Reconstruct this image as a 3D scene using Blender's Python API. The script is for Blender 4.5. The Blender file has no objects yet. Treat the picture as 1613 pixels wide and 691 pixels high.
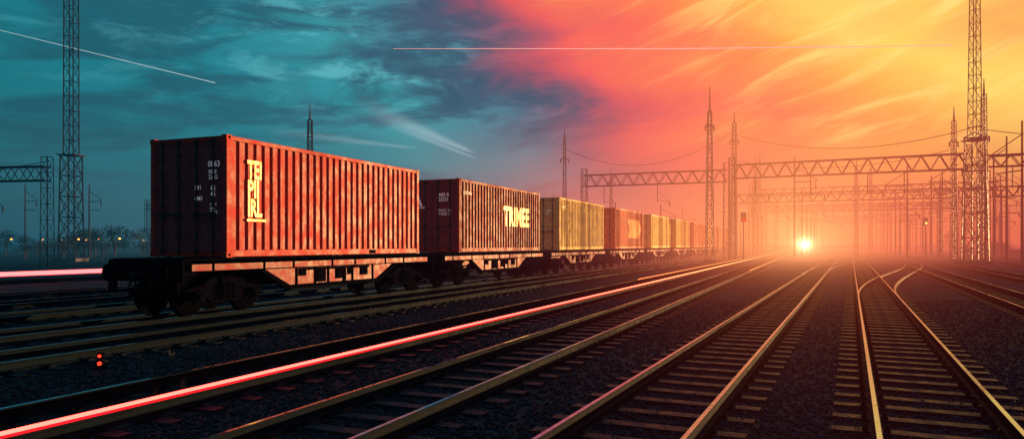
import bpy, math, random
import numpy as np
from mathutils import Matrix, Vector
random.seed(4); rng=np.random.default_rng(4)
scene=bpy.context.scene
COL=scene.collection
def lin(c):
    return tuple((x/255/12.92) if x/255<=0.04045 else ((x/255+0.055)/1.055)**2.4 for x in c)
def L4(c): return (*lin(c),1)
EYE=1.65
# ---------------------------------------------------------------- camera
cam=bpy.data.cameras.new("camera"); cam.sensor_width=36; cam.lens=36*1150/1613
cam.shift_y=39.5/1613; cam.clip_end=6000; cam.clip_start=0.05
co=bpy.data.objects.new("camera",cam); COL.objects.link(co)
co.location=(0,0,EYE); co.rotation_euler=(math.pi/2,0,0); scene.camera=co
try:
    scene.view_settings.view_transform='Standard'; scene.view_settings.look='None'; scene.view_settings.exposure=0
except Exception: pass
# ---------------------------------------------------------------- nodes
def M(nt,op,a,b=None,c=None,clamp=False):
    n=nt.nodes.new('ShaderNodeMath'); n.operation=op; n.use_clamp=clamp
    for i,x in enumerate((a,b,c)):
        if x is None: continue
        if isinstance(x,(int,float)): n.inputs[i].default_value=x
        else: nt.links.new(x,n.inputs[i])
    return n.outputs[0]
def MR(nt,v,a,b,c=0,d=1,smooth=True):
    n=nt.nodes.new('ShaderNodeMapRange')
    if smooth: n.interpolation_type='SMOOTHSTEP'
    nt.links.new(v,n.inputs[0])
    for i,x in enumerate((a,b,c,d)): n.inputs[i+1].default_value=x
    return n.outputs[0]
def MIX(nt,f,a,b,mode='MIX'):
    n=nt.nodes.new('ShaderNodeMixRGB'); n.blend_type=mode
    for i,x in enumerate((f,a,b)):
        if isinstance(x,(int,float)): n.inputs[i].default_value=x
        elif isinstance(x,tuple): n.inputs[i].default_value=x
        else: nt.links.new(x,n.inputs[i])
    return n.outputs[0]
def RAMP(nt,f,stops,interp='EASE'):
    n=nt.nodes.new('ShaderNodeValToRGB'); cr=n.color_ramp; cr.interpolation=interp
    while len(cr.elements)>1: cr.elements.remove(cr.elements[-1])
    cr.elements[0].position=stops[0][0]; cr.elements[0].color=stops[0][1]
    for p,c in stops[1:]:
        e=cr.elements.new(p); e.color=c
    if not isinstance(f,float): nt.links.new(f,n.inputs[0])
    return n.outputs[0]
def azramp(nt,az,stops):
    f=M(nt,'MULTIPLY_ADD',az,1/360,0.5)
    return RAMP(nt,f,[((a+180)/360,L4(c)) for a,c in stops],'LINEAR')
def COMB(nt,x,y,z):
    n=nt.nodes.new('ShaderNodeCombineXYZ')
    for i,v in enumerate((x,y,z)):
        if isinstance(v,(int,float)): n.inputs[i].default_value=v
        else: nt.links.new(v,n.inputs[i])
    return n.outputs[0]
def NOISE(nt,vec,scale,detail=6,rough=.55,dist=0):
    n=nt.nodes.new('ShaderNodeTexNoise'); n.inputs['Scale'].default_value=scale
    n.inputs['Detail'].default_value=detail; n.inputs['Roughness'].default_value=rough
    n.inputs['Distortion'].default_value=dist
    if vec is not None: nt.links.new(vec,n.inputs['Vector'])
    return n.outputs['Fac']
def make_glow_group():
    g=bpy.data.node_groups.new("horizon_colour",'ShaderNodeTree')
    g.interface.new_socket(name='Dir',in_out='INPUT',socket_type='NodeSocketVector')
    for nme,t in (('Low','NodeSocketColor'),('Glow','NodeSocketColor'),('Az','NodeSocketFloat'),('El','NodeSocketFloat')):
        g.interface.new_socket(name=nme,in_out='OUTPUT',socket_type=t)
    gi=g.nodes.new('NodeGroupInput'); go=g.nodes.new('NodeGroupOutput')
    nv=g.nodes.new('ShaderNodeVectorMath'); nv.operation='NORMALIZE'; g.links.new(gi.outputs[0],nv.inputs[0])
    s=g.nodes.new('ShaderNodeSeparateXYZ'); g.links.new(nv.outputs[0],s.inputs[0])
    az=M(g,'MULTIPLY',M(g,'ARCTAN2',s.outputs[0],s.outputs[1]),57.2958)
    el=M(g,'MULTIPLY',M(g,'ARCSINE',s.outputs[2]),57.2958)
    low=azramp(g,az,[(-180,(24,38,52)),(-100,(22,50,65)),(-35,(28,84,102)),(-20,(52,102,118)),(-9,(92,108,122)),(-1,(160,108,116)),
        (6,(228,116,104)),(13,(250,128,92)),(20,(252,136,86)),(27,(244,116,84)),(34,(216,94,80)),(60,(235,80,60)),(100,(190,64,58)),(135,(40,40,55)),(180,(24,38,52))])
    da=M(g,'SUBTRACT',az,21.85); 
    ang=M(g,'SQRT',M(g,'ADD',M(g,'POWER',M(g,'ABSOLUTE',da),2.0),M(g,'MULTIPLY',M(g,'POWER',M(g,'ABSOLUTE',el),2.0),1.2)))
    def G1(k,a,c):
        v=M(g,'MULTIPLY',M(g,'EXPONENT',M(g,'MULTIPLY',ang,-1/k)),a); return MIX(g,1.0,c,COMB(g,v,v,v),'MULTIPLY')
    gl=MIX(g,1.0,MIX(g,1.0,G1(4.8,.52,(1.0,.46,.14,1)),G1(1.5,.42,(1.0,.66,.28,1)),'ADD'),G1(.22,8.0,(1.0,.70,.34,1)),'ADD')
    g.links.new(low,go.inputs[0]); g.links.new(gl,go.inputs[1]); g.links.new(az,go.inputs[2]); g.links.new(el,go.inputs[3])
    return g
GLOW=make_glow_group()
def make_haze_group():  # haze painted into the materials as emission that grows with distance
    g=bpy.data.node_groups.new("painted_haze",'ShaderNodeTree')
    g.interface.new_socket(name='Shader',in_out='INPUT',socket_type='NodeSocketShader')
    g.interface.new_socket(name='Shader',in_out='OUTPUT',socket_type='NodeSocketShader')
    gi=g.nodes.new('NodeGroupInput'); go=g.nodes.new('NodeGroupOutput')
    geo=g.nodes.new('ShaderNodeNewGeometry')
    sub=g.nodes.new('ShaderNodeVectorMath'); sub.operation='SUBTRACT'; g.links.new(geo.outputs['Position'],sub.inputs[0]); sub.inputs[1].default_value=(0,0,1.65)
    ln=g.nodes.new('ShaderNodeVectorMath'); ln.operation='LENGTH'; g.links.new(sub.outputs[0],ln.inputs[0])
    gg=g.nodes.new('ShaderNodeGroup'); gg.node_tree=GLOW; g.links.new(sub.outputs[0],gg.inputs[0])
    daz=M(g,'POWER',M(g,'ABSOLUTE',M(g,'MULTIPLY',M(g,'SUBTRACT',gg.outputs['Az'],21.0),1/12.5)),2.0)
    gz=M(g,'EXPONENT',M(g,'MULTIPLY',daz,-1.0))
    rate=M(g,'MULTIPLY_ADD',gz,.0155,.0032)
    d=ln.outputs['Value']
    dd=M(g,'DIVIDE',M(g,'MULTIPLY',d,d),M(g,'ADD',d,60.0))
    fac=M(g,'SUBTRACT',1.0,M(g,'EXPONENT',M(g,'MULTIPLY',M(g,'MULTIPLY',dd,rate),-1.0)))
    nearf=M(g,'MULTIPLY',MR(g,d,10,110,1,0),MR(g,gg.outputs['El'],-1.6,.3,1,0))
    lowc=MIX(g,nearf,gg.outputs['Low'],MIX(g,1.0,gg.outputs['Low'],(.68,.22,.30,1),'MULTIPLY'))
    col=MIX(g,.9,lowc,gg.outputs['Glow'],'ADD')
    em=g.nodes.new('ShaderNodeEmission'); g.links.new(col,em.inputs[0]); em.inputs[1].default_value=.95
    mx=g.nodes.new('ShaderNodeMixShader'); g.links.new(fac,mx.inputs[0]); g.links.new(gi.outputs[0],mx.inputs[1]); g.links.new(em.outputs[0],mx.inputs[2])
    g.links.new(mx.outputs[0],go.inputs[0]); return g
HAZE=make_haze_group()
def nosamp(m):
    try: m.cycles.emission_sampling='NONE'
    except Exception: pass
def mat(name,c,rough=.6,metal=0,var=.35,vscale=6,bump=.0,bscale=40,objcol=False,streak=0,spec=.5,emit=0):
    m=bpy.data.materials.new(name); m.use_nodes=True; nt=m.node_tree; nt.nodes.clear(); nosamp(m)
    out=nt.nodes.new('ShaderNodeOutputMaterial'); p=nt.nodes.new('ShaderNodeBsdfPrincipled')
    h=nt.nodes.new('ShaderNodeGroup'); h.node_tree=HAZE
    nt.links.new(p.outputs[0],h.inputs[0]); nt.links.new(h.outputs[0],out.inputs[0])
    tc=nt.nodes.new('ShaderNodeTexCoord')
    n=NOISE(nt,tc.outputs['Object'],vscale,5,.6)
    if objcol:
        oi=nt.nodes.new('ShaderNodeObjectInfo'); base=oi.outputs['Color']
    else: base=(*c,1)
    f=MR(nt,n,.3,.7,0,1)
    if isinstance(base,tuple):
        dark=tuple(x*(1-var) for x in c)+(1,); lite=tuple(min(1,x*(1+var*.6)) for x in c)+(1,)
        colr=MIX(nt,f,dark,lite)
    else:
        k=M(nt,'MULTIPLY_ADD',f,var*1.4,1-var)
        colr=MIX(nt,1.0,base,COMB(nt,k,k,k),'MULTIPLY')
    if streak:
        mp=nt.nodes.new('ShaderNodeMapping'); nt.links.new(tc.outputs['Object'],mp.inputs[0]); mp.inputs['Scale'].default_value=(7,7,.6)
        s1=NOISE(nt,mp.outputs[0],1.6,6,.65)
        sm=MR(nt,s1,.53,.75,0,streak)
        colr=MIX(nt,sm,colr,MIX(nt,1.0,colr,(.36,.28,.32,1),'MULTIPLY'))
        s2=NOISE(nt,tc.outputs['Object'],2.3,9,.7)
        colr=MIX(nt,MR(nt,s2,.6,.68,0,streak*.8),colr,MIX(nt,.5,colr,(.12,.03,.015,1)))
    nt.links.new(colr,p.inputs['Base Color'])
    rr=MR(nt,n,.3,.7,max(.05,rough-.12),min(1,rough+.12)); nt.links.new(rr,p.inputs['Roughness'])
    p.inputs['Metallic'].default_value=metal
    p.inputs['Specular IOR Level'].default_value=spec
    if emit: p.inputs['Emission Color'].default_value=(*c,1); p.inputs['Emission Strength'].default_value=emit
    if bump>0:
        b=nt.nodes.new('ShaderNodeBump'); b.inputs['Strength'].default_value=bump; b.inputs['Distance'].default_value=.02
        nt.links.new(NOISE(nt,tc.outputs['Object'],bscale,4,.6),b.inputs['Height']); nt.links.new(b.outputs[0],p.inputs['Normal'])
    return m
def emat(name,c,s,haze=False,c2=None):
    m=bpy.data.materials.new(name); m.use_nodes=True; nt=m.node_tree; nt.nodes.clear()
    out=nt.nodes.new('ShaderNodeOutputMaterial'); e=nt.nodes.new('ShaderNodeEmission')
    e.inputs[0].default_value=(*c,1); e.inputs[1].default_value=s
    if c2:
        geo=nt.nodes.new('ShaderNodeNewGeometry'); sp=nt.nodes.new('ShaderNodeSeparateXYZ'); nt.links.new(geo.outputs['Position'],sp.inputs[0])
        nt.links.new(MIX(nt,MR(nt,sp.outputs[1],14,62),(*c,1),(*c2,1)),e.inputs[0])
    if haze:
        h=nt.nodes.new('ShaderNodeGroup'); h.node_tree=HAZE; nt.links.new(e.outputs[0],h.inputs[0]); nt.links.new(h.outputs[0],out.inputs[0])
    else: nt.links.new(e.outputs[0],out.inputs[0])
    return m
PAINT=mat("container_paint",(1,1,1),.5,0,.3,3,.2,25,objcol=True,streak=.5,spec=.10)
STEEL=mat("dark_steel",(.012,.011,.014),.55,0,.4,5,.3,30,spec=.06)
WEB=mat("web_paint",(.26,.026,.034),.45,0,.5,4,.3,30,streak=.8,spec=.10)
BLACK=mat("black_iron",(.003,.003,.006),.7,0,.4,8,0,30,spec=0)
WHEEL=mat("wheel_steel",(.002,.002,.003),.6,0,.4,8,0,30,spec=0)
RAIL=mat("dark_rail",(.005,.011,.017),.6,0,.4,6,.3,40,spec=.01)
RAILTOP=mat("polished_rail",(.50,.62,.76),.11,1,.3,9)
SLEEP=mat("sleeper_timber",(.007,.015,.023),.42,0,.5,7,.8,22,spec=.07)
STONE=mat("ballast_stone",(.015,.031,.044),.6,0,.7,9,0,60,spec=.04)
MAST=mat("mast_steel",(.02,.009,.011),.55,0,.4,5,spec=.10)
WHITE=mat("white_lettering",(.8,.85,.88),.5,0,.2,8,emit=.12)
YELLOW=mat("yellow_lettering",(1,.50,.05),.45,0,.15,8,emit=.35)  # emission paints a sunlit glow into the letters
CONC=mat("concrete",(.10,.09,.09),.8,0,.4,2,.4,20,spec=.1)
WIRE=mat("wire",(.02,.02,.02),.5,.2)
BARK=mat("bark",(.05,.035,.03),.9,spec=.1)
LEAF=mat("foliage",(.04,.045,.035),.8,0,.6,1,spec=.05)
WEED=mat("dry_weed",(.14,.12,.06),.8)
GLASS=mat("dark_glass",(.02,.02,.025),.1)
GLOWCORE=emat("red_light_core",(1,.060,.042),9.0,True,(1,.26,.09))
GLOWSKIN=emat("red_light_edge",(1,.008,.014),2.2,True,(1,.12,.03))
GLOWGOLD=emat("gold_gleam",(1,.14,.05),2.0,True,(1,.34,.10))
GLOWCORE2=emat("pink_light_core",(1,.12,.12),4.0)
GLOWSKIN2=emat("pink_light_edge",(1,.02,.04),1.6)
AMBER=emat("amber_lamp",(1,.30,.06),5)
REDLAMP=emat("red_lamp",(1,.025,.01),4)
HEAD=emat("headlamp_lens",(1,.82,.5),60)
STREAKWARM=emat("sky_streak_warm",(1,.42,.34),1.0)
STREAKCOOL=emat("sky_streak_cool",(.38,.55,.60),.8)
# ---------------------------------------------------------------- ground material
def ground_mat():
    m=bpy.data.materials.new("ballast_ground"); m.use_nodes=True; nt=m.node_tree; nt.nodes.clear(); nosamp(m)
    out=nt.nodes.new('ShaderNodeOutputMaterial'); p=nt.nodes.new('ShaderNodeBsdfPrincipled')
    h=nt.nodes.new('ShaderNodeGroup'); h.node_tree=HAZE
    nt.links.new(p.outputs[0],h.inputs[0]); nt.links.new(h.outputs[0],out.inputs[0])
    geo=nt.nodes.new('ShaderNodeNewGeometry'); pos=geo.outputs['Position']
    v=nt.nodes.new('ShaderNodeTexVoronoi'); v.inputs['Scale'].default_value=19; nt.links.new(pos,v.inputs['Vector'])
    v2=nt.nodes.new('ShaderNodeTexVoronoi'); v2.inputs['Scale'].default_value=47; nt.links.new(pos,v2.inputs['Vector'])
    big=NOISE(nt,pos,.45,6,.6); mid=NOISE(nt,pos,3,6,.6)
    c=MIX(nt,MR(nt,big,.35,.65),(.007,.017,.025,1),(.020,.038,.050,1))
    hs=nt.nodes.new('ShaderNodeSeparateColor'); nt.links.new(v.outputs['Color'],hs.inputs[0])
    k=M(nt,'MULTIPLY_ADD',hs.outputs[0],1.4,.3); c=MIX(nt,1.0,c,COMB(nt,k,k,k),'MULTIPLY')
    c=MIX(nt,MR(nt,mid,.55,.75,0,.4),c,(.024,.031,.035,1))
    nt.links.new(c,p.inputs['Base Color']); p.inputs['Roughness'].default_value=.7; p.inputs['Specular IOR Level'].default_value=.06
    hgt=M(nt,'ADD',M(nt,'MULTIPLY',v.outputs['Distance'],-1.0),M(nt,'MULTIPLY',v2.outputs['Distance'],-.35))
    b=nt.nodes.new('ShaderNodeBump'); b.inputs['Strength'].default_value=1; b.inputs['Distance'].default_value=.05
    nt.links.new(hgt,b.inputs['Height']); nt.links.new(b.outputs[0],p.inputs['Normal'])
    return m
GROUND=ground_mat()
# ---------------------------------------------------------------- mesh builder
class MB:
    def __init__(s): s.v=[]; s.f=[]; s.m=[]
    def add(s,vs,fs,m=0):
        o=len(s.v); s.v+= [tuple(a) for a in vs]; s.f+=[tuple(i+o for i in f) for f in fs]; s.m+=[m]*len(fs); return s
    def box(s,x0,x1,y0,y1,z0,z1,m=0):
        return s.add([(x0,y0,z0),(x1,y0,z0),(x1,y1,z0),(x0,y1,z0),(x0,y0,z1),(x1,y0,z1),(x1,y1,z1),(x0,y1,z1)],
            [(0,3,2,1),(4,5,6,7),(0,1,5,4),(1,2,6,5),(2,3,7,6),(3,0,4,7)],m)
    def cyl(s,p,q,r,n=12,r2=None,m=0):
        p=Vector(p);q=Vector(q);r2=r if r2 is None else r2
        d=(q-p).normalized(); a=d.orthogonal().normalized(); b=d.cross(a)
        vs=[];
        for c,rr in((p,r),(q,r2)):
            for i in range(n):
                t=2*math.pi*(i+.5)/n; vs.append(c+a*math.cos(t)*rr+b*math.sin(t)*rr)
        fs=[(i,(i+1)%n,n+(i+1)%n,n+i) for i in range(n)]+[tuple(range(n-1,-1,-1)),tuple(range(n,2*n))]
        return s.add(vs,fs,m)
    def strut(s,p,q,w,m=0): return s.cyl(p,q,w*.707,4,m=m)
    def prism(s,poly,y0,y1,m=0):
        n=len(poly); vs=[(x,y0,z) for x,z in poly]+[(x,y1,z) for x,z in poly]
        fs=[tuple(range(n)),tuple(range(2*n-1,n-1,-1))]+[(i,n+i,n+(i+1)%n,(i+1)%n) for i in range(n)]
        return s.add(vs,fs,m)
    def mesh(s,name,mats,smooth=False):
        me=bpy.data.meshes.new(name); me.from_pydata(s.v,[],s.f)
        for mt in mats: me.materials.append(mt)
        if len(mats)>1: me.polygons.foreach_set('material_index',s.m)
        if smooth: me.polygons.foreach_set('use_smooth',[True]*len(s.f))
        me.update(); return me
    def obj(s,name,mats,parent=None,smooth=False,bevel=0,**kw):
        return mk(name,s.mesh(name,mats if isinstance(mats,(list,tuple)) else [mats],smooth),parent,bevel,**kw)
def mk(name,data,parent=None,bevel=0,loc=None,mtx=None,label=None,cat=None,group=None,kind=None):
    o=bpy.data.objects.new(name,data); COL.objects.link(o)
    if parent: o.parent=parent
    if loc is not None: o.location=loc
    if mtx is not None: o.matrix_local=mtx
    if bevel:
        b=o.modifiers.new('b','BEVEL'); b.width=bevel; b.segments=1; b.limit_method='ANGLE'
    if label: o['label']=label
    if cat: o['category']=cat
    if group: o['group']=group
    if kind: o['kind']=kind
    return o
def copy_tree(o,parent=None,color=None,skip=()):
    n=o.copy(); COL.objects.link(n)
    if parent: n.parent=parent
    if color: n.color=color
    for c in [k for k in o.children]:
        if c.name.split('.')[0] in skip: continue
        copy_tree(c,n,color,skip)
    return n
def text_mesh(s,size,matl,sx=1,bold=.0,space=1):
    cu=bpy.data.curves.new('t','FONT'); cu.body=s; cu.size=size; cu.offset=bold; cu.space_line=.9; cu.space_character=space; cu.resolution_u=2
    cu.align_x='LEFT'
    o=bpy.data.objects.new('t',cu); COL.objects.link(o); bpy.context.view_layer.update()
    dg=bpy.context.evaluated_depsgraph_get(); me=bpy.data.meshes.new_from_object(o.evaluated_get(dg))
    bpy.data.objects.remove(o); me.materials.clear(); me.materials.append(matl)
    for v in me.vertices: v.co.x*=sx
    return me
# ---------------------------------------------------------------- track frames
def frame(vpx):
    t=(vpx-806.5)/1150; h=math.hypot(t,1); return (t/h,1/h)
UL=frame(1280); UR=frame(1340)
def P(U,s,off,z=0): return Vector((U[0]*s+U[1]*off, U[1]*s-U[0]*off, z))
def FM(U,s,off,z=0):
    m=Matrix(((U[0],-U[1],0,0),(U[1],U[0],0,0),(0,0,1,0),(0,0,0,1))); p=P(U,s,off,z)
    return Matrix.Translation(p)@m
# ---------------------------------------------------------------- ground
mb=MB(); mb.add([(-3000,-800,0),(3000,-800,0),(3000,4000,0),(-3000,4000,0)],[(0,1,2,3)])
mb.obj("ground",GROUND,loc=(0,0,-.19),kind='structure')
# ---------------------------------------------------------------- tracks
G=1.15
RP=[(-.055,-.145),(.055,-.145),(.055,-.132),(.012,-.115),(.01,-.040),(.028,-.030),(.028,-.006),(.022,0),(-.022,0),(-.028,-.006),(-.028,-.030),(-.01,-.040),(-.012,-.115),(-.055,-.132)]
def sweep(pts,off,prof):
    mb=MB(); n=len(prof); vs=[]
    for i,p in enumerate(pts):
        a=pts[max(0,i-1)]; b=pts[min(len(pts)-1,i+1)]; d=(b-a).normalized(); r=Vector((d.y,-d.x,0))
        for x,z in prof: q=p+r*(off+x); vs.append((q.x,q.y,z+p.z))
    fs=[];ms=[]
    for i in range(len(pts)-1):
        for j in range(n):
            k=(j+1)%n; fs.append((i*n+j,i*n+k,(i+1)*n+k,(i+1)*n+j)); ms.append(1 if j==7 else 0)
    mb.v=vs; mb.f=fs; mb.m=ms; return mb
SL=1.95
sm=MB()
hw=.105
sm.add([(-hw,-SL/2,-.3),(hw,-SL/2,-.3),(hw,SL/2,-.3),(-hw,SL/2,-.3),(-hw*.85,-SL/2,-.147),(hw*.85,-SL/2,-.147),(hw*.85,SL/2,-.147),(-hw*.85,SL/2,-.147)],
    [(0,3,2,1),(4,5,6,7),(0,1,5,4),(1,2,6,5),(2,3,7,6),(3,0,4,7)])
for sy in(-G/2,G/2):
    for d in(-.095,.095):
        sm.box(-.05,.05,sy+d-.03,sy+d+.03,-.15,-.118,1)
        sm.cyl((0,sy+d,-.12),(0,sy+d,-.09),.018,6,m=1)
SLM=sm.mesh("sleeper",[SLEEP,RAIL])
def path_at(pts,cum,s):
    i=max(0,min(len(pts)-2,int(np.searchsorted(cum,s))-1)); t=(s-cum[i])/(cum[i+1]-cum[i]); 
    return pts[i].lerp(pts[i+1],t),(pts[i+1]-pts[i]).normalized()
def track(pts,label,nobj,send,sp=.6,s0=0,rails=(-G/2,G/2),sleepers=True):
    root=mk("railway_track",None,loc=None,label=label,cat="railway track",group="parallel railway tracks in the yard")
    for off in rails: sweep(pts,off,RP).obj("rail",[RAIL,RAILTOP],root)
    cum=[0]
    for a,b in zip(pts,pts[1:]): cum.append(cum[-1]+(b-a).length)
    if not sleepers: return root
    rest=MB(); i=0; s=s0
    while s<send:
        p,d=path_at(pts,cum,s); jr=random.uniform(-.025,.025)
        m=Matrix.Translation((p.x,p.y,random.uniform(-.014,.0)))@Matrix(((d.x,-d.y,0,0),(d.y,d.x,0,0),(0,0,1,0),(0,0,0,1)))@Matrix.Rotation(jr,4,'Z')
        if i<nobj: mk("sleeper",SLM,root,mtx=m)
        else:
            vs=[m@Vector(v) for v in sm.v[:8]]; rest.add(vs,[(4,5,6,7),(0,1,5,4),(2,3,7,6),(3,0,4,7)])
        s+=sp*random.uniform(.96,1.04); i+=1
    if rest.v: rest.obj("sleeper",SLEEP,root,kind='stuff')
    return root
def straight(U,off,a,b,z=0): return [P(U,a,off),P(U,b,off)]
track(straight(UL,-7.0,0,420),"railway track with red light streak along its rail",100,200,s0=2)
track(straight(UL,-4.22,0,420),"steel railway track on dark ballast",100,200,s0=3)
track(straight(UL,-11.1,-6,420),"steel railway track beside the freight train",95,170,s0=2)
track(straight(UL,-14.0,-8,420),"railway track carrying the container train",80,150,s0=8)
for o in(-17.6,-21.2,-25.0): track(straight(UL,o,-16,200),"dark siding track behind the freight train",60,90,s0=6)
track(straight(UL,-34.9,-16,60),"far siding track with bright red light streak",50,60,s0=10)
track(straight(UR,-1.87,0,420),"shiny rails on dark sleepers in dark gravel",100,220,s0=3)
track(straight(UR,.80,0,420),"railway track with sunlit rails in dark gravel",100,220,s0=2)
track(straight(UR,4.7,10,420),"single track beside the lattice masts",80,180,s0=2)
track(straight(UR,8.0,20,420),"outer track below the gantry",60,150,s0=2)
track(straight(UR,13.6,20,420),"outer track below the gantry",60,150,s0=2)
track(straight(UR,17.4,30,420),"outer track below the gantry",50,120,s0=2)
cx=[]
for i in range(25):
    t=i/24; e=t*t*(3-2*t); cx.append(P(UR,26+46*t,.8+3.9*e,.002))
track(cx,"curved crossover track joining two lines",0,0,sleepers=False)
cx=[]
for i in range(25):
    t=i/24; e=t*t*(3-2*t); cx.append(P(UR,50+50*t,-1.87+2.67*e,.002))
track(cx,"curved crossover track joining two lines",0,0,sleepers=False)
def tube(name,U,off,a,b,r,z,label,sk=2.0,mc=None,ms=None):
    root=mk(name,None,label=label,cat="light tube",group="red light streaks along the rails")
    mb=MB(); mb.cyl(P(U,a,off,z),P(U,b,off,z),r,10); mb.obj("glowing_core",mc or GLOWCORE,root)
    mb=MB(); p=P(U,a,off,z-r-.002);q=P(U,b,off,z-r-.002);w=Vector((U[1],-U[0],0))*r*sk
    dz=Vector((0,0,-.010))
    mb.add([p-w,p+w,q+w,q-w,p-w+dz,p+w+dz,q+w+dz,q-w+dz],[(0,1,2,3),(0,4,5,1),(3,2,6,7),(1,5,6,2),(0,3,7,4)])
    mb.obj("glowing_halo",ms or GLOWSKIN,root)  # flat emissive strip painted in as a halo under the core
tube("light_streak",UL,-7.0+G/2,-1,190,.018,.034,"long glowing red light streak along a rail",3.2)  # light trail along the rail, built as a glowing tube
tube("light_streak",UL,-7.0-G/2,34,190,.016,.032,"thin golden red gleam along a rail",1.6,GLOWGOLD,GLOWGOLD)  # glowing tube painted in for the gleam reflected on the rail
tube("light_streak",UL,-4.22+G/2,48,190,.016,.032,"thin golden red gleam along a rail",1.6,GLOWGOLD,GLOWGOLD)  # same added gleam on the neighbouring track
tube("light_streak",UL,-34.9,4,60,.10,.27,"glowing pink red light streak beside a siding",2.1,GLOWCORE2,GLOWSKIN2)  # emissive tube stands in for a passing light trail
# ---------------------------------------------------------------- ballast stones
N=60000
Y=5+19*rng.random(N)**1.6; X=(rng.random(N)*2-1)*(Y*.74+.6)
keep=np.ones(N,bool)
for U,offs in((UL,[-7.0,-4.22,-11.1,-14]),(UR,[-1.87,.8,4.7])):
    o=X*U[1]-Y*U[0]
    for c in offs:
        for g in(-G/2,G/2): keep&=np.abs(o-(c+g))>.1
X=X[keep];Y=Y[keep];n=len(X)
base=np.array([(1,0,0),(-1,0,0),(0,1,0),(0,-1,0),(0,0,1),(0,0,-1)],float)
F=np.array([(0,2,4),(2,1,4),(1,3,4),(3,0,4),(2,0,5),(1,2,5),(3,1,5),(0,3,5)])
sc=.012+.024*rng.random((n,1,1))**1.8
vv=base[None]*(.7+.7*rng.random((n,6,1)))+.35*(rng.random((n,6,3))-.5)
ang=rng.random(n)*6.28; ca,sa=np.cos(ang),np.sin(ang)
x=vv[:,:,0]*ca[:,None]-vv[:,:,1]*sa[:,None]; y=vv[:,:,0]*sa[:,None]+vv[:,:,1]*ca[:,None]; z=vv[:,:,2]*.75
V=np.stack([x,y,z],2)*sc; V[:,:,0]+=X[:,None]; V[:,:,1]+=Y[:,None]; V[:,:,2]+=(-.185+.012*rng.random(n))[:,None]
V=V.reshape(-1,3); FF=(F[None]+(np.arange(n)*6)[:,None,None]).reshape(-1,3)
me=bpy.data.meshes.new("ballast_gravel"); me.vertices.add(len(V)); me.vertices.foreach_set('co',V.ravel())
me.loops.add(len(FF)*3); me.loops.foreach_set('vertex_index',FF.ravel().astype(np.int32)); me.polygons.add(len(FF))
me.polygons.foreach_set('loop_start',np.arange(0,len(FF)*3,3,dtype=np.int32)); me.update(calc_edges=True); me.validate(); me.materials.append(STONE)
mk("ballast_gravel",me,kind='stuff',label="dark crushed stone ballast between the rails",cat="gravel")
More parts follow.
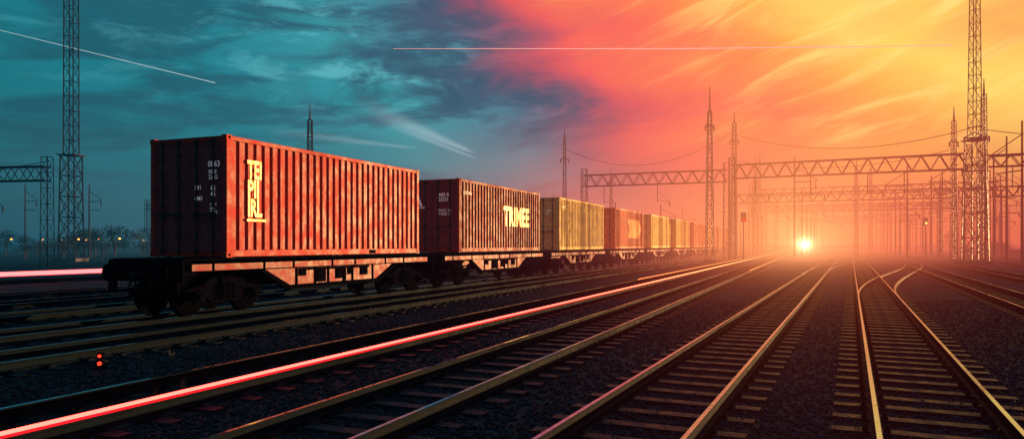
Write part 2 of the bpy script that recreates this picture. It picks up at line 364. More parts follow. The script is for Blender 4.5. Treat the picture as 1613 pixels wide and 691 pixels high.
# ---------------------------------------------------------------- container
CL,CW,CH_=9.1,2.44,2.9
def corr(x0,x1,z0,z1,y,depth,pitch,axis='x'):
    mb=MB(); n=max(1,round((x1-x0)/pitch)); p=(x1-x0)/n; pts=[]
    for i in range(n):
        a=x0+i*p; pts+= [(a,y),(a+p*.34,y),(a+p*.50,y+depth),(a+p*.84,y+depth)]
    pts.append((x1,y)); vs=[]
    for a,b in pts: vs+=[(a,b,z0),(a,b,z1)]
    if axis=='y': vs=[(b,a,c) for a,b,c in vs]
    fs=[(2*i,2*i+2,2*i+3,2*i+1) for i in range(len(pts)-1)]
    return mb.add(vs,fs)
def build_container():
    root=mk("shipping_container",None)
    h=CW/2; fr=MB()
    for x in(0.0,CL-.14):
        for y0 in(-h,h-.14): fr.box(x,x+.14,y0,y0+.14,.0,CH_-.01)
    for y0 in(-h+.005,h-.085):
        fr.box(.14,CL-.14,y0,y0+.08,CH_-.12,CH_-.015); fr.box(.14,CL-.14,y0,y0+.08,.01,.17)
    for x in(.01,CL-.11):
        fr.box(x,x+.1,-h+.14,h-.14,CH_-.14,CH_-.02); fr.box(x,x+.1,-h+.14,h-.14,.01,.15)
    fr.obj("frame",PAINT,root,bevel=.008)
    corr(.14,CL-.14,.17,CH_-.12,-h+.015,.048,.29).obj("side_panel",PAINT,root)
    corr(.14,CL-.14,.17,CH_-.12,h-.015,-.048,.29).obj("side_panel",PAINT,root)
    rf=MB(); n=30; p=(CL-.28)/n
    vs=[];
    for i in range(n):
        a=.14+i*p
        for xx,zz in((a,0),(a+p*.3,0),(a+p*.5,.02),(a+p*.8,.02)): vs+=[(xx,-h+.08,CH_-.05+zz),(xx,h-.08,CH_-.05+zz)]
    vs+=[(CL-.14,-h+.08,CH_-.05),(CL-.14,h-.08,CH_-.05)]
    rf.add(vs,[(2*i,2*i+1,2*i+3,2*i+2) for i in range(len(vs)//2-1)]); rf.obj("roof",PAINT,root)
    corr(-h+.14,h-.14,.15,CH_-.14,CL-.03,-.04,.27,'y').obj("end_panel",PAINT,root)
    fl=MB(); fl.box(.11,CL-.11,-h+.085,h-.085,.03,.10); fl.obj("floor",STEEL,root)
    for x in(-.006,CL-.172):
        for y0 in(-h-.006,h-.156):
            for z in(.0,CH_-.118):
                c=MB(); c.box(x,x+.178,y0,y0+.162,z-.002,z+.12); c.cyl((x+.089,y0-.001 if y0<0 else y0+.163,z+.06),(x+.089,y0-.003 if y0<0 else y0+.165,z+.06),.035,10,m=1)
                c.obj("corner_casting",[PAINT,BLACK],root)
    for sgn in(-1,1):
        y0,y1=(-h+.145,-.012) if sgn<0 else (.012,h-.145)
        d=MB(); n=3; w=(y1-y0)
        d.box(.045,.07,y0,y1,.16,CH_-.15)
        for k in range(3):
            a=y0+.06+k*(w-.12)/3+.03; d.box(.032,.045,a,a+(w-.12)/3-.06,.28,CH_-.27)
        d.box(.028,.045,y0+.002,y0+.045,.16,CH_-.15); d.box(.028,.045,y1-.045,y1-.002,.16,CH_-.15)
        d.box(.028,.045,y0+.045,y1-.045,.16,.22); d.box(.028,.045,y0+.045,y1-.045,CH_-.21,CH_-.15)
        door=d.obj("door",PAINT,root,bevel=.004)
        for f in(.25,.75):
            yy=y0+w*f; b=MB(); b.cyl((.0,yy,.09),(.0,yy,CH_-.09),.02,8)
            for z in(.12,CH_-.12): b.box(-.022,.03,yy-.05,yy+.05,z-.04,z+.04)
            for z in(.55,1.25,1.95,2.45): b.box(-.024,.03,yy-.035,yy+.035,z-.03,z+.03)
            b.obj("locking_bar",STEEL,door)
            hd=MB(); hd.box(-.045,-.025,yy-(.05 if f<.5 else .42),yy+(.42 if f<.5 else .05),1.0,1.035); hd.box(-.04,.03,yy-.06,yy+.06,.95,1.08)
            hd.obj("handle",STEEL,door)
        for z in(.4,1.05,1.75,2.4):
            ye=y0 if sgn<0 else y1; hg=MB(); hg.box(-.008,.03,ye-.09,ye+.09,z-.05,z+.05); hg.cyl((-.012,ye-(.02*sgn),z-.07),(-.012,ye-(.02*sgn),z+.07),.016,8); hg.obj("hinge",PAINT,door)
    return root
def letter(root,s,size,x,z,side='side',m=None,sx=1,bold=.0,yy=0,label=None,space=1):
    me=text_mesh(s,size,m or WHITE,sx,bold,space)
    o=mk("lettering",me,root,label=label)
    if side=='side': o.rotation_euler=(math.pi/2,0,0); o.location=(x,-CW/2+.006,z)
    else: o.rotation_euler=(math.pi/2,0,-math.pi/2); o.location=(.022,yy,z)
    return o
DZ=1.35; PITCH=12.25; S0=13.36
cols=[(.42,.024,.018),(.26,.017,.018),(.95,.74,.20),(.82,.20,.05),(1.0,.86,.14),(1.0,.76,.10),(1.0,.34,.06),(1.0,.66,.12),(.9,.4,.08),(.95,.6,.15)]
labs=["rust red corrugated shipping container with yellow letters on wagon","dark maroon shipping container with large yellow lettering on wagon","pale golden green shipping container on flat wagon","brown red shipping container with orange patch on wagon","orange yellow shipping container on flat wagon","amber shipping container on flat wagon","red shipping container on flat wagon","orange shipping container on flat wagon","brown shipping container on flat wagon","ochre shipping container on flat wagon"]
tmpl=build_container(); bpy.context.view_layer.update(); conts=[]
def rc(o,c):
    o.color=(*c,1)
    for k in o.children: rc(k,c)
for i in range(10):
    c=tmpl if i==0 else copy_tree(tmpl,color=(*cols[i],1))
    if i==0: rc(c,cols[0])
    c.matrix_world=FM(UL,S0+PITCH*i,-14.0,DZ); c['label']=labs[i]; c['category']="shipping container"; c['group']="containers on the freight train"
    conts.append(c)
bpy.context.view_layer.update()
for k in conts[0].children:
    if k.name.startswith('door'): rc(k,(.26,.036,.055))
for k in conts[1].children:
    if k.name.startswith('door'): rc(k,(.20,.030,.045))
c=conts[0]
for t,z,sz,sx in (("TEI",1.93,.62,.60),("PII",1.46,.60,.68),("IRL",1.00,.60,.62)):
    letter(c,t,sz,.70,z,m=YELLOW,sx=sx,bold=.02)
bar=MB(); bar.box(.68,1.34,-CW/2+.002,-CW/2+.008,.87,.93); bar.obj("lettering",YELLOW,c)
letter(c,"AA 00",.11,0,2.16,'door',yy=1.0,m=mat("faded_amber_lettering",(.6,.2,.06),.5)); letter(c,"0063",.19,0,2.16,'door',yy=-.62,bold=.003); letter(c,"00 0\n22 G",.14,0,1.99,'door',yy=-.64,bold=.002)
letter(c,"S41",.15,0,1.62,'door',yy=-.2,bold=.002); letter(c,"4M1",.15,0,1.36,'door',yy=-.2,bold=.002); letter(c,"66\n45",.16,0,1.60,'door',yy=-.70,bold=.002); letter(c,"MAX\n480\nTARE",.10,0,1.22,'door',yy=-.68)
pl=MB(); pl.box(6.0,6.35,-CW/2-.004,-CW/2+.006,.03,.14); pl.obj("data_plate",BLACK,c)
c=conts[1]
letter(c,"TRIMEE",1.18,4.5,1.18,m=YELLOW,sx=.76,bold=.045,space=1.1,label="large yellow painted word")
letter(c,"0123 456",.2,.4,2.3); letter(c,"A",.6,0,1.85,'door',yy=.85,bold=.02); letter(c,"____",.3,0,1.8,'door',yy=.9,bold=.01)
letter(c,"442 01\n22G1",.2,0,2.2,'door',yy=-.3,bold=.004); letter(c,"MAX 30\nTARE 3",.16,0,1.6,'door',yy=-.3)
letter(conts[2],"4410 22",.2,.5,2.3); letter(conts[2],"22G1\n30",.16,0,2.1,'door',yy=-.4)
pp=MB(); pp.prism([(3.6,.8),(7.4,.8),(8.2,1.5),(7.4,2.2),(3.6,2.2),(4.2,1.5)],-CW/2-.001,-CW/2+.012); pp.obj("painted_panel",mat("orange_panel",(1,.40,.06),.6,spec=.1),conts[3],label="orange painted arrow panel")
# ---------------------------------------------------------------- wagon
def build_wagon():
    W=mk("container_flat_wagon",None); a,b=-1.15,10.25
    f=MB(); hy=1.12
    for sy in(-1,1):
        y0=sy*hy; 
        f.box(a,b,min(y0,y0-sy*.10),max(y0,y0-sy*.10),1.28,1.335)
        f.box(a,b,min(y0-sy*.02,y0-sy*.10),max(y0-sy*.02,y0-sy*.10),1.02,1.05)
        for k in(1,4,6,9,11,14,16,19):
            x=a+.3+k*.57; f.box(x,x+.03,min(y0-sy*.01,y0-sy*.05),max(y0-sy*.01,y0-sy*.05),1.05,1.28)
    f.box(a,b,-.16,.16,.95,1.30)
    for k in range(9): x=a+.15+k*(b-a-.42)/8; f.box(x,x+.12,-hy+.1,hy-.1,1.08,1.26)
    f.obj("deck_frame",BLACK,W,bevel=.006)
    for sy in(-1,1):
        y0=sy*hy
        g=MB(); g.box(a+.25,b-.25,min(y0-sy*.04,y0-sy*.055),max(y0-sy*.04,y0-sy*.055),1.05,1.20); g.obj("side_sill",WEB,W)
        g=MB(); y0=sy*1.05; ya,yb=min(y0,y0-sy*.03),max(y0,y0-sy*.03)
        g.prism([(1.5,1.02),(2.4,.58),(6.7,.58),(7.6,1.02)],ya,yb)
        g.obj("web_plate",WEB,W)
        g=MB(); ya,yb=min(y0+sy*.05,y0-sy*.08),max(y0+sy*.05,y0-sy*.08)
        g.prism([(1.22,1.02),(1.46,1.02),(2.42,.58),(6.68,.58),(7.64,1.02),(7.88,1.02),(6.76,.46),(2.34,.46)],ya,yb)
        for x in(2.7,3.5,4.1,5.3,6.4): g.box(x,x+.06,min(y0+sy*.03,y0),max(y0+sy*.03,y0),.58,1.02)
        g.obj("truss_girder",BLACK,W,bevel=.006)
        e=MB(); yf=sy*1.09; ya,yb=min(y0+sy*.001,yf),max(y0+sy*.001,yf)
        e.box(2.85,6.2,ya,yb,.95,1.015); e.box(2.85,3.1,ya,yb,.80,.95); e.box(3.62,3.98,ya,yb,.60,.95); e.box(4.5,4.76,ya,yb,.66,.95); e.box(4.86,4.96,ya,yb,.58,.95); e.box(5.1,5.24,ya,yb,.76,.95); e.box(5.75,6.1,ya,yb,.72,.95)
        e.obj("brake_valve",BLACK,W)
    for s_,x in((-1,a),(1,b)):
        e=MB()
        e.box(min(x,x+s_*.09),max(x,x+s_*.09),-1.14,1.14,.82,1.31); e.box(x-.55 if s_>0 else x,x if s_>0 else x+.55,-1.02,1.02,1.305,1.33)
        e.box(min(x-s_*1.0,x),max(x-s_*1.0,x),-.5,-.4,.9,1.07); e.box(min(x-s_*1.0,x),max(x-s_*1.0,x),.4,.5,.9,1.07)
        for y in(-.95,.95): e.box(min(x+s_*.09,x+s_*.15),max(x+s_*.09,x+s_*.15),y-.12,y+.12,.55,.84)
        e.cyl((x+s_*.12,-.9,1.31),(x+s_*.12,-.9,1.05),.02,6)
        e.obj("end_sill",BLACK,W,bevel=.008)
    for s_,x in((-1,a-.09),(1,b+.09)):
        for y in(-.8,.8):
            u=MB(); u.cyl((x,y,1.02),(x+s_*.2,y,1.02),.085,12); u.cyl((x+s_*.2,y,1.02),(x+s_*.24,y,1.02),.06,12); u.cyl((x+s_*.24,y,1.02),(x+s_*.28,y,1.02),.2,18); u.box(min(x,x+s_*.03),max(x,x+s_*.03),y-.15,y+.15,.87,1.17)
            u.obj("buffer",BLACK,W)
        u=MB(); u.box(min(x,x+s_*.28),max(x,x+s_*.28),-.05,.05,.93,1.03); u.cyl((x+s_*.28,-.06,.95),(x+s_*.28,.06,.95),.06,10); u.strut((x+s_*.25,0,.93),(x+s_*.2,0,.55),.05)
        u.obj("coupling_hook",STEEL,W)
        for y in(-.3,.3):
            u=MB(); pts=[(x,y,.9),(x+s_*.12,y,.78),(x+s_*.16,y,.6),(x+s_*.1,y,.45)]
            for p,q in zip(pts,pts[1:]): u.cyl(p,q,.022,6)
            u.obj("brake_hose",BLACK,W)
    t=MB(); t.cyl((3.2,-.55,.72),(4.5,-.55,.72),.16,14); t.box(3.4,3.46,-.72,-.38,.7,1.1); t.box(4.2,4.26,-.72,-.38,.7,1.1); t.obj("air_reservoir",STEEL,W)
    t=MB(); t.box(5.0,5.6,-.7,-.3,.55,.9); t.strut((2.0,-.4,.75),(7.4,-.4,.75),.04); t.strut((2.0,.4,.7),(7.4,.4,.7),.04); t.obj("brake_rigging",BLACK,W)
    for x in(.35,4.4,4.7,8.75):
        for y in(-1.0,1.0):
            t=MB(); t.box(x-.07,x+.07,y-.07,y+.07,1.335,1.349); t.obj("twist_lock",STEEL,W)
    for bx in(.35,8.75):
        B=mk("bogie",None,W,loc=(bx,0,0))
        fr=MB()
        for sy in(-.80,.80):
            y0,y1=sy-.06,sy+.06
            fr.prism([(-1.25,.62),(-1.22,.40),(-.62,.40),(-.45,.28),(.45,.28),(.62,.40),(1.22,.40),(1.25,.62),(.75,.70),(.5,.86),(-.5,.86),(-.75,.70)],y0,y1)
            for x in(-.9,.9):
                ys=sy+(.06 if sy>0 else -.06); ye=sy+(.2 if sy>0 else -.2)
                fr.box(x-.14,x+.14,min(ys,ye),max(ys,ye),.3,.58); fr.cyl((x,ye,.44),(x,ye+(.03 if sy>0 else -.03),.44),.1,12)
            for x in(-.17,0,.17):
                for k in range(5): fr.cyl((x,sy+(.14 if sy>0 else -.14),.36+k*.08),(x,sy+(.14 if sy>0 else -.14),.41+k*.08),.075,10)
        fr.box(-.2,.2,-.9,.9,.55,.9); fr.box(-1.28,-1.2,-.78,.78,.45,.58); fr.box(1.2,1.28,-.78,.78,.45,.58); fr.cyl((0,0,.9),(0,0,.95),.3,16)
        fr.obj("bogie_frame",BLACK,B,bevel=.01)
        for x in(-.9,.9):
            for sy in(-1,1):
                w=MB(); yo=sy*(G/2+.055); yi=sy*(G/2-.075); ym=sy*(G/2-.04)
                w.cyl((x,ym,.44),(x,yo,.44),.44,32); w.cyl((x,yi,.44),(x,ym,.44),.468,32); w.cyl((x,yo,.44),(x,yo+sy*.012,.44),.36,32); w.cyl((x,yo,.44),(x,yo+sy*.05,.44),.12,16)
                w.obj("wheel",WHEEL,B)
            w=MB(); w.cyl((x,-.8,.44),(x,.8,.44),.07,10); w.obj("axle",WHEEL,B)
    return W
wt=build_wagon(); bpy.context.view_layer.update()
for i in range(10):
    w=wt if i==0 else copy_tree(wt)
    w.matrix_world=FM(UL,S0+PITCH*i,-14.0,0); w['label']="low container flat wagon with fish belly girder and bogies"; w['category']="railway wagon"; w['group']="wagons of the freight train"
# ---------------------------------------------------------------- lattice structures
def lattice(mb,p,q,w0,w1,seg,r,mode='X'):
    p=Vector(p);q=Vector(q); d=(q-p).normalized(); a=Vector((1,0,0)) if abs(d.x)<.5 else Vector((0,0,1))
    a=(a-d*a.dot(d)).normalized(); b=d.cross(a)
    def cor(t,w): c=p.lerp(q,t); return [c+a*sx*w/2+b*sy*w/2 for sx,sy in((-1,-1),(1,-1),(1,1),(-1,1))]
    prev=None
    for i in range(seg+1):
        t=i/seg; w=w0+(w1-w0)*t; cc=cor(t,w)
        for k in range(4):
            if i: 
                mb.strut(prev[k],cc[k],r)
                k2=(k+1)%4
                if mode=='X': mb.strut(prev[k],cc[k2],r*.5); mb.strut(prev[k2],cc[k],r*.5)
                else: mb.strut(prev[k if i%2 else k2],cc[k2 if i%2 else k],r*.55)
            mb.strut(cc[k],cc[(k+1)%4],r*.5)
        prev=cc
def mast(x,y,h,w0,w1,r=.07,waist=None,arms=(),label="dark steel lattice mast",seg=None,spike=1.5,mode='Z'):
    root=mk("lattice_mast",None,loc=(x,y,-.19),label=label,cat="lattice mast",group="lattice masts around the yard")
    mb=MB(); 
    f=MB(); f.box(-w0*.7,w0*.7,-w0*.7,w0*.7,0,.35); f.obj("concrete_base",CONC,root)
    if waist:
        zh,ww=waist; lattice(mb,(0,0,.3),(0,0,zh),w0,ww,max(3,int(zh/(w0*1.3))),r,'X'); lattice(mb,(0,0,zh),(0,0,h),ww*.72,w1,seg or int((h-zh)/(ww*1.0)),r*.8,mode)
        mb.box(-ww*.7,ww*.7,-ww*.7,ww*.7,zh-.05,zh+.05)
    else: lattice(mb,(0,0,.3),(0,0,h),w0,w1,seg or int(h/(w0*1.3)),r,mode)
    mb.cyl((0,0,h),(0,0,h+spike),w1*.3,6,.03)
    mb.obj("lattice_tower",MAST,root)
    for z,l in arms:
        k=MB(); k.strut((-l,0,z),(l,0,z),r); k.strut((-l,0,z),(0,0,z+l*.5),r*.7); k.strut((l,0,z),(0,0,z+l*.5),r*.7)
        for s_ in(-1,1): k.cyl((s_*l*.9,0,z),(s_*l*.9,0,z-.5),.07,8)
        k.obj("cross_arm",MAST,root)
    return root
mast(-48.3,80,31,1.75,1.0,.12,waist=(11.6,1.5),label="tall dark lattice mast standing beyond the sidings")
mast(-24.9,90,17.2,.8,.45,.09,label="lattice mast rising behind the container",spike=2)
mast(7.2,100,16.5,.55,.3,.065,arms=((13.5,.6),),label="slim lattice mast behind the train")
mast(16.3,120,13,.5,.3,.065,arms=((12,.7),))
mast(18.96,70,14.6,.7,.32,.065,arms=((13.2,.45),),label="pointed lattice mast next to the tracks",spike=2.4)
mast(27.4,90,16.8,.6,.4,.07,arms=((14.6,.6),),label="lattice mast next to the tracks")
mast(44.1,130,17,.5,.3,.075)
mast(40.7,64.2,27,1.5,.5,.085,waist=(11,1.1),arms=((8.3,1.2),(11.2,1.0)),label="tall heavy lattice mast beside the outer track",spike=2)
mast(44.6,69,16,.6,.32,.065,arms=((12,.6),),label="lattice mast with pointed top behind the gantry")
mast(45.7,75.5,14.6,.5,.32,.06,arms=((12.4,.5),),label="slim lattice mast beside the gantry")
mast(-22,128,11,.6,.4,.07,arms=((10,1.2),))
mast(57.5,98,9.5,.5,.35,.07,arms=((8.5,1.0),),label="short lattice mast in the haze")
mast(36,108,13.5,.5,.3,.07,arms=((11,.6),),label="lattice mast in the haze")
mast(58,118,14,.5,.3,.07,arms=((11,.6),),label="lattice mast in the haze")
mast(50,106,13,.5,.3,.07,arms=((10,.6),),label="lattice mast in the haze")
def portal(p,q,z0,dep,midt=(),label="",legw=.6,r=.07,drops=True):
    p=Vector(p);q=Vector(q); L=(q-p).length; d=(q-p)/L
    m=Matrix(((d.x,-d.y,0,p.x),(d.y,d.x,0,p.y),(0,0,1,-.19),(0,0,0,1)))
    root=mk("overhead_line_gantry",None,mtx=m,label=label,cat="overhead line gantry",group="gantries spanning the tracks")
    b=MB(); n=int(L/1.5)
    for sy in(-.4,.4):
        b.strut((0,sy,z0),(L,sy,z0),r*1.2); b.strut((0,sy,z0+dep),(L,sy,z0+dep),r*1.2)
        for i in range(n):
            a=L*i/n; c=L*(i+1)/n; mm=(a+c)/2; b.strut((a,sy,z0),(mm,sy,z0+dep),r*.9); b.strut((mm,sy,z0+dep),(c,sy,z0),r*.9)
    for i in range(0,n+1,2): a=L*i/n; b.strut((a,-.4,z0),(a,.4,z0),r*.6); b.strut((a,-.4,z0+dep),(a,.4,z0+dep),r*.6)
    b.obj("truss_beam",MAST,root)
    for t in(0,1)+tuple(midt):
        g=MB(); lattice(g,(L*t,0,0),(L*t,0,z0+dep+.8),legw*1.2,legw,int(z0/1.0),r*.8,'Z'); g.obj("gantry_leg",MAST,root)
    if drops:
      x=2.5
      while x<L-2:
        g=MB(); g.strut((x,0,z0),(x,0,z0-2.1),r*.8); g.strut((x,0,z0-1.9),(x+1.4,0,z0-2.1),r*.5); g.strut((x,0,z0-.8),(x+1.4,0,z0-2.05),r*.4); g.cyl((x+1.4,0,z0-2.1),(x+1.4,0,z0-2.6),.06,8); g.obj("drop_arm",MAST,root)
        x+=random.uniform(3.2,6.5)
    return root
portal((8.8,89),(24.2,82.3),8.9,1.35,(),"truss gantry spanning the freight tracks",r=.065)
portal((24.6,81.6),(44.5,71.2),9.2,1.5,(),"wide steel truss gantry spanning the yard",r=.08)
portal((45.4,70.6),(72,57.5),9.3,1.1,(),"steel truss gantry over the outer tracks",r=.07)
for sft,dz in((24,-1.2),(44,.9),(66,-.8),(90,.3),(125,1.6),(170,.4),(230,1.2)):
    portal((22+UR[0]*sft,84+UR[1]*sft),(53+UR[0]*sft,67.5+UR[1]*sft),9.0+dz,1.2,(),"truss gantry fading into orange haze",r=.065+sft*.0003)
portal((-70,66),(-38.2,60),7.1,1.15,(),"dark truss gantry over the sidings")
portal((-60,120),(-47,118),7.6,.8,(),"small dark gantry over the sidings",legw=.5)
lm=mk("line_mast",None,label="thin overhead line mast with cantilever arm",cat="overhead line mast",group="thin overhead line masts")
g=MB(); g.cyl((0,0,0),(0,0,9.5),.14,8,.08); g.obj("pole",MAST,lm)
g=MB(); g.strut((0,0,7.2),(-2.6,0,7.2),.07); g.strut((0,0,8.6),(-2.6,0,7.3),.05); g.strut((0,0,6.2),(-2.2,0,6.0),.06); g.cyl((-2.4,0,7.1),(-2.4,0,6.5),.07,8); g.obj("cantilever_arm",MAST,lm)
bpy.context.view_layer.update()
pos=[]
for s_ in(95,110,122,136,150,165,180,215,255,300): pos.append(P(UR,s_,-6.2 if s_<160 else -7)); pos.append(P(UR,s_+8,6.4)); pos.append(P(UR,s_+3,10.9))
for s_ in(88,96,104,121,131,140,160,182,205,230,260): pos.append(P(UR,s_,15.6)); pos.append(P(UR,s_+9,20.5)); pos.append(P(UR,s_+4,25.5)); pos.append(P(UR,s_+6,31))
pos+= [Vector((-72,108,0)),Vector((-57.9,100,0)),Vector((-90,110,0)),Vector((-20,150,0)),Vector((24,118,0)),Vector((35,150,0)),Vector((47,150,0)),Vector((8,140,0))]
for i,p in enumerate(pos):
    o=lm if i==0 else copy_tree(lm)
    s=random.uniform(.8,1.5); o.location=(p.x,p.y,-.19); o.scale=(1,1,s); o.rotation_euler=(0,0,random.choice((0,math.pi))+random.uniform(-.1,.1)-.43)
def wire(p,q,sag,r=.025,n=16):
    p=Vector(p);q=Vector(q); mb=MB(); pts=[]
    for i in range(n+1):
        t=i/n; v=p.lerp(q,t); v.z-=4*sag*t*(1-t); pts.append(v)
    for a,b in zip(pts,pts[1:]): mb.cyl(a,b,r,5)
    mb.obj("overhead_wire",WIRE,label="thin sagging overhead wire between masts",cat="overhead wire",group="overhead wires")
wire((7.2,100,14.8),(27.4,90,15.6),3.2,.035); wire((27.4,90,15.2),(44.6,69,13),2.0,.035); wire((44.6,69,12.5),(70,58,12.5),1.5,.035)
wire((27.4,90,12),(45.6,75,11.5),1.4,.03); wire((18.9,70,13.8),(27.4,90,13.4),1.0,.025)
for U,off in((UL,-7),(UL,-4.2),(UR,-1.87),(UR,.8),(UR,4.7),(UR,8.0),(UL,-11.1)):
    wire(P(U,82,off,6.4),P(U,150,off,6.2),.5,.025); wire(P(U,82,off,7.6),P(U,150,off,7.4),.9,.02); wire(P(U,150,off,6.3),P(U,260,off,6.3),.4,.03)
wire((-95,85,8),(-38,60,8.5),1,.03)
mb=MB(); mb.cyl((-65,400,108.8),(90,400,108.8),.12,6,.35); mb.cyl((90,400,108.8),(241,400,110.5),.35,6,.2)  # glowing tubes added as a streak of light across the sky
mb.obj("sky_streak",STREAKWARM,label="thin straight streak of light across the sunset sky",cat="sky_streak")
mb=MB(); mb.cyl((-212,300,90),(-122,300,68),.14,6,.22); mb.obj("sky_streak",STREAKCOOL,label="thin pale streak across the teal sky",cat="sky_streak")  # emissive tube drawn as a thin pale line in the sky
# ---------------------------------------------------------------- lamps, signals, loco
sl=mk("yard_lamp",None,label="yard lamp post with small amber light",cat="lamp post",group="amber yard lamps by the trees")
g=MB(); g.cyl((0,0,0),(0,0,2.6),.06,6,.04); g.strut((0,0,2.6),(.5,0,2.7),.06); g.obj("post",MAST,sl)
g=MB(); g.cyl((.5,0,2.66),(.5,0,2.5),.10,8,.14); g.obj("lamp_head",AMBER,sl)
bpy.context.view_layer.update()
for i,(px,z,Yy) in enumerate([(118,1.0,100),(131,.9,120),(150,1.0,105),(182,1.25,90),(240,1.5,85),(12,1.3,100),(62,1.1,110),(92,.9,130),(222,1.0,130)]):
    o=sl if i==0 else copy_tree(sl); o.location=((px-806.5)/1150*Yy,Yy,-.19)
def signal(x,y,h,m,label):
    r=mk("railway_signal",None,loc=(x,y,-.19),label=label,cat="railway signal",group="railway signals")
    g=MB(); g.cyl((0,0,0),(0,0,h),.09,8,.07); g.strut((-.25,.12,0),(-.25,.12,h*.8),.04); g.strut((.25,.12,0),(.25,.12,h*.8),.04)
    for k in range(int(h*.8/.4)): g.strut((-.25,.12,.3+k*.4),(.25,.12,.3+k*.4),.025)
    g.obj("post",MAST,r)
    g=MB(); g.box(-.26,.26,-.12,.1,h-.2,h+.8); g.obj("signal_head",BLACK,r)
    for k in(0,1):
        g=MB(); g.cyl((0,-.14,h+.05+k*.45),(0,-.16,h+.05+k*.45),.14,14); g.obj("signal_lens",m if k==0 else BLACK,r)
signal(54.5,96.2,4.6,AMBER,"railway signal with glowing amber lens")
signal(24.2,76.3,4.4,REDLAMP,"railway signal with glowing red lens")
r=mk("ground_signal",None,loc=(-6.09,10.8,-.19),label="small ground signal with two red lights in ballast",cat="ground signal")
g=MB(); g.box(-.04,.04,-.03,.05,0,.25); g.box(-.08,.08,-.06,.07,.0,.03); g.obj("signal_box",BLACK,r,bevel=.01)
for z,rad in((.20,.022),(.09,.028)):
    g=MB(); g.cyl((.01,-.032,z),(.01,-.05,z),rad,12); g.obj("signal_lens",REDLAMP,r)
lo=mk("locomotive",None,mtx=FM(UL,400,-4.22,0),label="distant locomotive approaching with blazing headlamp in haze",cat="locomotive")
g=MB(); g.prism([(0,1.0),(0,2.3),(.6,3.7),(14,3.8),(14,1.0)],-1.4,1.4); g.obj("body",PAINT,lo).color=(.4,.08,.04,1)
g=MB(); g.prism([(-.02,2.4),(.1,2.4),(.55,3.5),(.43,3.5)],-1.1,1.1); g.obj("windscreen",GLASS,lo)
g=MB(); g.box(.5,13.5,-1.2,1.2,.6,1.0); g.box(1.2,4,-1.1,1.1,.15,.6); g.box(9,12,-1.1,1.1,.15,.6); g.obj("underframe",BLACK,lo)
for x in(1.6,3.5,9.5,11.5):
    g=MB()
    for y in(-.63,.5): g.cyl((x,y,.5),(x,y+.13,.5),.5,16)
    g.cyl((x,-.6,.5),(x,.6,.5),.08,8)
    g.obj("wheel_set",WHEEL,lo)
g=MB(); g.cyl((-.05,0,1.6),(-.3,0,1.6),.7,20,.95); g.obj("headlamp",HEAD,lo)
# ---------------------------------------------------------------- vegetation
def tree_mesh(h,w,seed,trunk=True,n=900):
    rr=random.Random(seed); t=MB(); t.cyl((0,0,0),(0,0,h*.45),.14*h/6,8,.07*h/6); cl=[]
    for k in range(9):
        a=rr.random()*6.28; rad=rr.random()*w*.36; z=h*(.38+.5*rr.random()); c=Vector((math.cos(a)*rad,math.sin(a)*rad,z)); cl.append((c,rr.uniform(.5,1)*w*.24)); t.cyl((0,0,h*rr.uniform(.2,.42)),c,.05*h/6,5,.02)
    c_=MB()
    for i in range(n):
        c,ra=rr.choice(cl); v=Vector((rr.gauss(0,1),rr.gauss(0,1),rr.gauss(0,1))).normalized()*ra*rr.random()**.35; p=c+v
        a=Vector((rr.gauss(0,1),rr.gauss(0,1),rr.gauss(0,1))).normalized(); b=a.orthogonal().normalized(); s=rr.uniform(.08,.2)*h/6
        c_.add([p-a*s,p+b*s*.6,p+a*s,p-b*s*.6],[(0,1,2,3)])
    return t.mesh("trunk",[BARK]),c_.mesh("crown",[LEAF])
TM=[tree_mesh(5.5,5.5,1),tree_mesh(4.2,6,2),tree_mesh(3.0,5,3)]
for i in range(46):
    px=random.uniform(-60,255) ; Yy=random.uniform(85,150)
    if i>32: px=random.uniform(1455,1700); Yy=random.uniform(120,200)
    k=random.randrange(3); x=(px-806.5)/1150*Yy
    r=mk("tree",None,loc=(x,Yy,-.19),label="small dark leafy tree on the yard edge",cat="tree",group="trees along the yard edge"); r.rotation_euler=(0,0,random.random()*6); s=random.uniform(.55,.95); r.scale=(s*1.2,s*1.2,s*.9)
    mk("trunk",TM[k][0],r); mk("crown",TM[k][1],r)
for (x,y) in((-4.35,8.9),(-4.15,9.2),(3.4,7.2),(4.6,9.5),(-5.4,11.6)):
    r=MB()
    for k in range(26):
        a=random.random()*6.28; l=random.uniform(.06,.2); q=random.uniform(.02,.08); dx,dy=math.cos(a),math.sin(a)
        r.add([(dx*.01-dy*.004,dy*.01+dx*.004,0),(dx*.01+dy*.004,dy*.01-dx*.004,0),(dx*q,dy*q,l)],[(0,1,2)])
    r.obj("weed",WEED,loc=(x,y,-.19),label="small dry weed growing in the ballast",cat="weed",group="weeds in the ballast")
g=MB(); g.box(0,160,-.2,.2,0,1.1); 
for k in range(40): g.box(k*4,k*4+.35,-.26,.26,0,1.22)
g.obj("retaining_wall",CONC,mtx=FM(UR,36,21.5,-.19),label="low concrete retaining wall with pilasters",cat="wall")
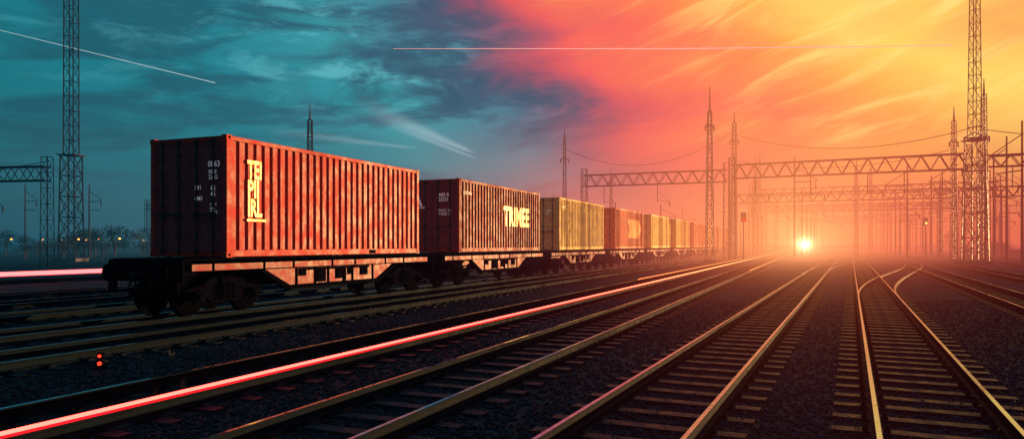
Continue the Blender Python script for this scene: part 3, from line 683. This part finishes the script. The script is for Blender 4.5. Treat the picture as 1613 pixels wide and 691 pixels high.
# ---------------------------------------------------------------- world
w=bpy.data.worlds.new("World"); scene.world=w; w.use_nodes=True; nt=w.node_tree; nt.nodes.clear()
out=nt.nodes.new('ShaderNodeOutputWorld'); bg=nt.nodes.new('ShaderNodeBackground')
tc=nt.nodes.new('ShaderNodeTexCoord'); gg=nt.nodes.new('ShaderNodeGroup'); gg.node_tree=GLOW; nt.links.new(tc.outputs['Generated'],gg.inputs[0])
az,el=gg.outputs['Az'],gg.outputs['El']
v1=COMB(nt,M(nt,'MULTIPLY',az,1/14),M(nt,'MULTIPLY',el,1/6),1.7)
w1=M(nt,'SUBTRACT',NOISE(nt,v1,1.0,6,.5,.3),.5)
tilt=M(nt,'MULTIPLY',M(nt,'SUBTRACT',M(nt,'MINIMUM',el,24.0),11.0),.9)
azw=M(nt,'ADD',M(nt,'ADD',az,M(nt,'MULTIPLY',w1,18.0)),tilt)
high=azramp(nt,azw,[(-180,(24,38,52)),(-100,(18,55,72)),(-40,(12,112,126)),(-22,(22,124,140)),(-10,(54,150,162)),(-4,(70,134,152)),(0,(84,114,138)),
   (3.0,(130,98,120)),(6.5,(196,86,104)),(10,(247,96,92)),(13,(252,110,86)),(18,(253,134,78)),(24,(254,174,78)),(31,(255,212,98)),(40,(254,184,84)),(70,(255,115,70)),(100,(215,70,60)),(135,(40,44,58)),(180,(24,38,52))])
cloud=azramp(nt,azw,[(-180,(18,30,42)),(-40,(12,84,100)),(-18,(28,94,112)),(-4,(52,92,114)),(1,(68,86,112)),(5,(134,78,104)),(9,(226,88,94)),(14,(250,116,86)),(22,(255,160,80)),(30,(255,210,104)),(45,(245,135,72)),(100,(190,60,52)),(135,(30,38,50)),(180,(18,30,42))])
shr=M(nt,'MULTIPLY',MR(nt,az,-5,20,.06,.32),az)
v2=COMB(nt,M(nt,'MULTIPLY',az,1/10),M(nt,'MULTIPLY',M(nt,'SUBTRACT',el,shr),1/2.7),4.4)
nz=NOISE(nt,v2,1.0,8,.6,.5)
cm=MR(nt,nz,.42,.62,0,.95)
sky=MIX(nt,cm,high,cloud)
v3=COMB(nt,M(nt,'MULTIPLY',az,1/9),M(nt,'MULTIPLY',M(nt,'SUBTRACT',el,shr),1/1.8),9.1)
wm=M(nt,'MULTIPLY',MR(nt,NOISE(nt,v3,1.0,8,.58,.6),.48,.74,0,.75),M(nt,'MULTIPLY',MR(nt,azw,8,26),MR(nt,el,3,8)))
sky=MIX(nt,wm,sky,L4((255,228,130)))
v4=COMB(nt,M(nt,'MULTIPLY',az,1/6),M(nt,'MULTIPLY',el,1/1.7),33.0)
pm=M(nt,'MULTIPLY',MR(nt,NOISE(nt,v4,1.0,8,.65,.5),.50,.66,0,.8),M(nt,'MULTIPLY',MR(nt,azw,3,-4),MR(nt,el,8,13)))
pm=M(nt,'MULTIPLY',pm,MR(nt,az,-26,-12,.25,1)); sky=MIX(nt,pm,sky,L4((92,182,194)))
bk=M(nt,'MULTIPLY',MR(nt,NOISE(nt,COMB(nt,M(nt,'MULTIPLY',az,1/6),M(nt,'MULTIPLY',el,1/2.6),21.3),1.0,8,.6,.4),.46,.61,0,.75),M(nt,'MULTIPLY',MR(nt,az,-22,-6),MR(nt,azw,11,1)))
bk=M(nt,'MULTIPLY',bk,MR(nt,el,6,11)); sky=MIX(nt,bk,sky,L4((50,84,108)))
lo_f=MR(nt,el,.5,11.5,1,0)
sky=MIX(nt,lo_f,sky,gg.outputs['Low'])
def streak(a0,e0,a1,e1,wd,amp):
    L=math.hypot(a1-a0,e1-e0); ux,uy=(a1-a0)/L,(e1-e0)/L
    da=M(nt,'SUBTRACT',az,a0); de=M(nt,'SUBTRACT',el,e0)
    t=M(nt,'DIVIDE',M(nt,'ADD',M(nt,'MULTIPLY',da,ux),M(nt,'MULTIPLY',de,uy)),L)
    pr=M(nt,'SUBTRACT',M(nt,'MULTIPLY',de,ux),M(nt,'MULTIPLY',da,uy))
    wdt=M(nt,'MULTIPLY_ADD',M(nt,'MAXIMUM',t,0.0),wd,.06)
    gs=M(nt,'EXPONENT',M(nt,'MULTIPLY',M(nt,'POWER',M(nt,'ABSOLUTE',M(nt,'DIVIDE',pr,wdt)),2.0),-1.0))
    return M(nt,'MULTIPLY',M(nt,'MULTIPLY',gs,amp),M(nt,'MULTIPLY',MR(nt,t,0,.12),MR(nt,t,.35,1.0,1,0)))
st=streak(-2.6,7.0,-12.8,11.0,.8,.42)
st=M(nt,'ADD',st,streak(-7,7.4,-20,8.6,.3,.22)); st=M(nt,'ADD',st,streak(-2.5,6.6,-10,9.3,.15,.3))
sky=MIX(nt,st,sky,L4((180,200,212)))
sky=MIX(nt,1.0,sky,gg.outputs['Glow'],'ADD')
zen=MR(nt,el,19,36,0,1); sky=MIX(nt,zen,sky,(.025,.17,.27,1))
nsky=nt.nodes.new('ShaderNodeTexSky'); nsky.sky_type='NISHITA'; nsky.sun_disc=False; nsky.sun_elevation=math.radians(2); nsky.sun_rotation=math.radians(58)
sky=MIX(nt,.01,sky,nsky.outputs[0],'ADD')
nt.links.new(sky,bg.inputs[0]); bg.inputs[1].default_value=1.0; nt.links.new(bg.outputs[0],out.inputs[0])
sd=bpy.data.lights.new("sun",'SUN'); sd.energy=9.0; sd.angle=math.radians(.5); sd.color=(1,.54,.22)
so=bpy.data.objects.new("sun",sd); COL.objects.link(so)
a,e=math.radians(58),math.radians(2.0)
dv=Vector((math.sin(a)*math.cos(e),math.cos(a)*math.cos(e),math.sin(e)))
so.rotation_euler=dv.to_track_quat('Z','Y').to_euler()
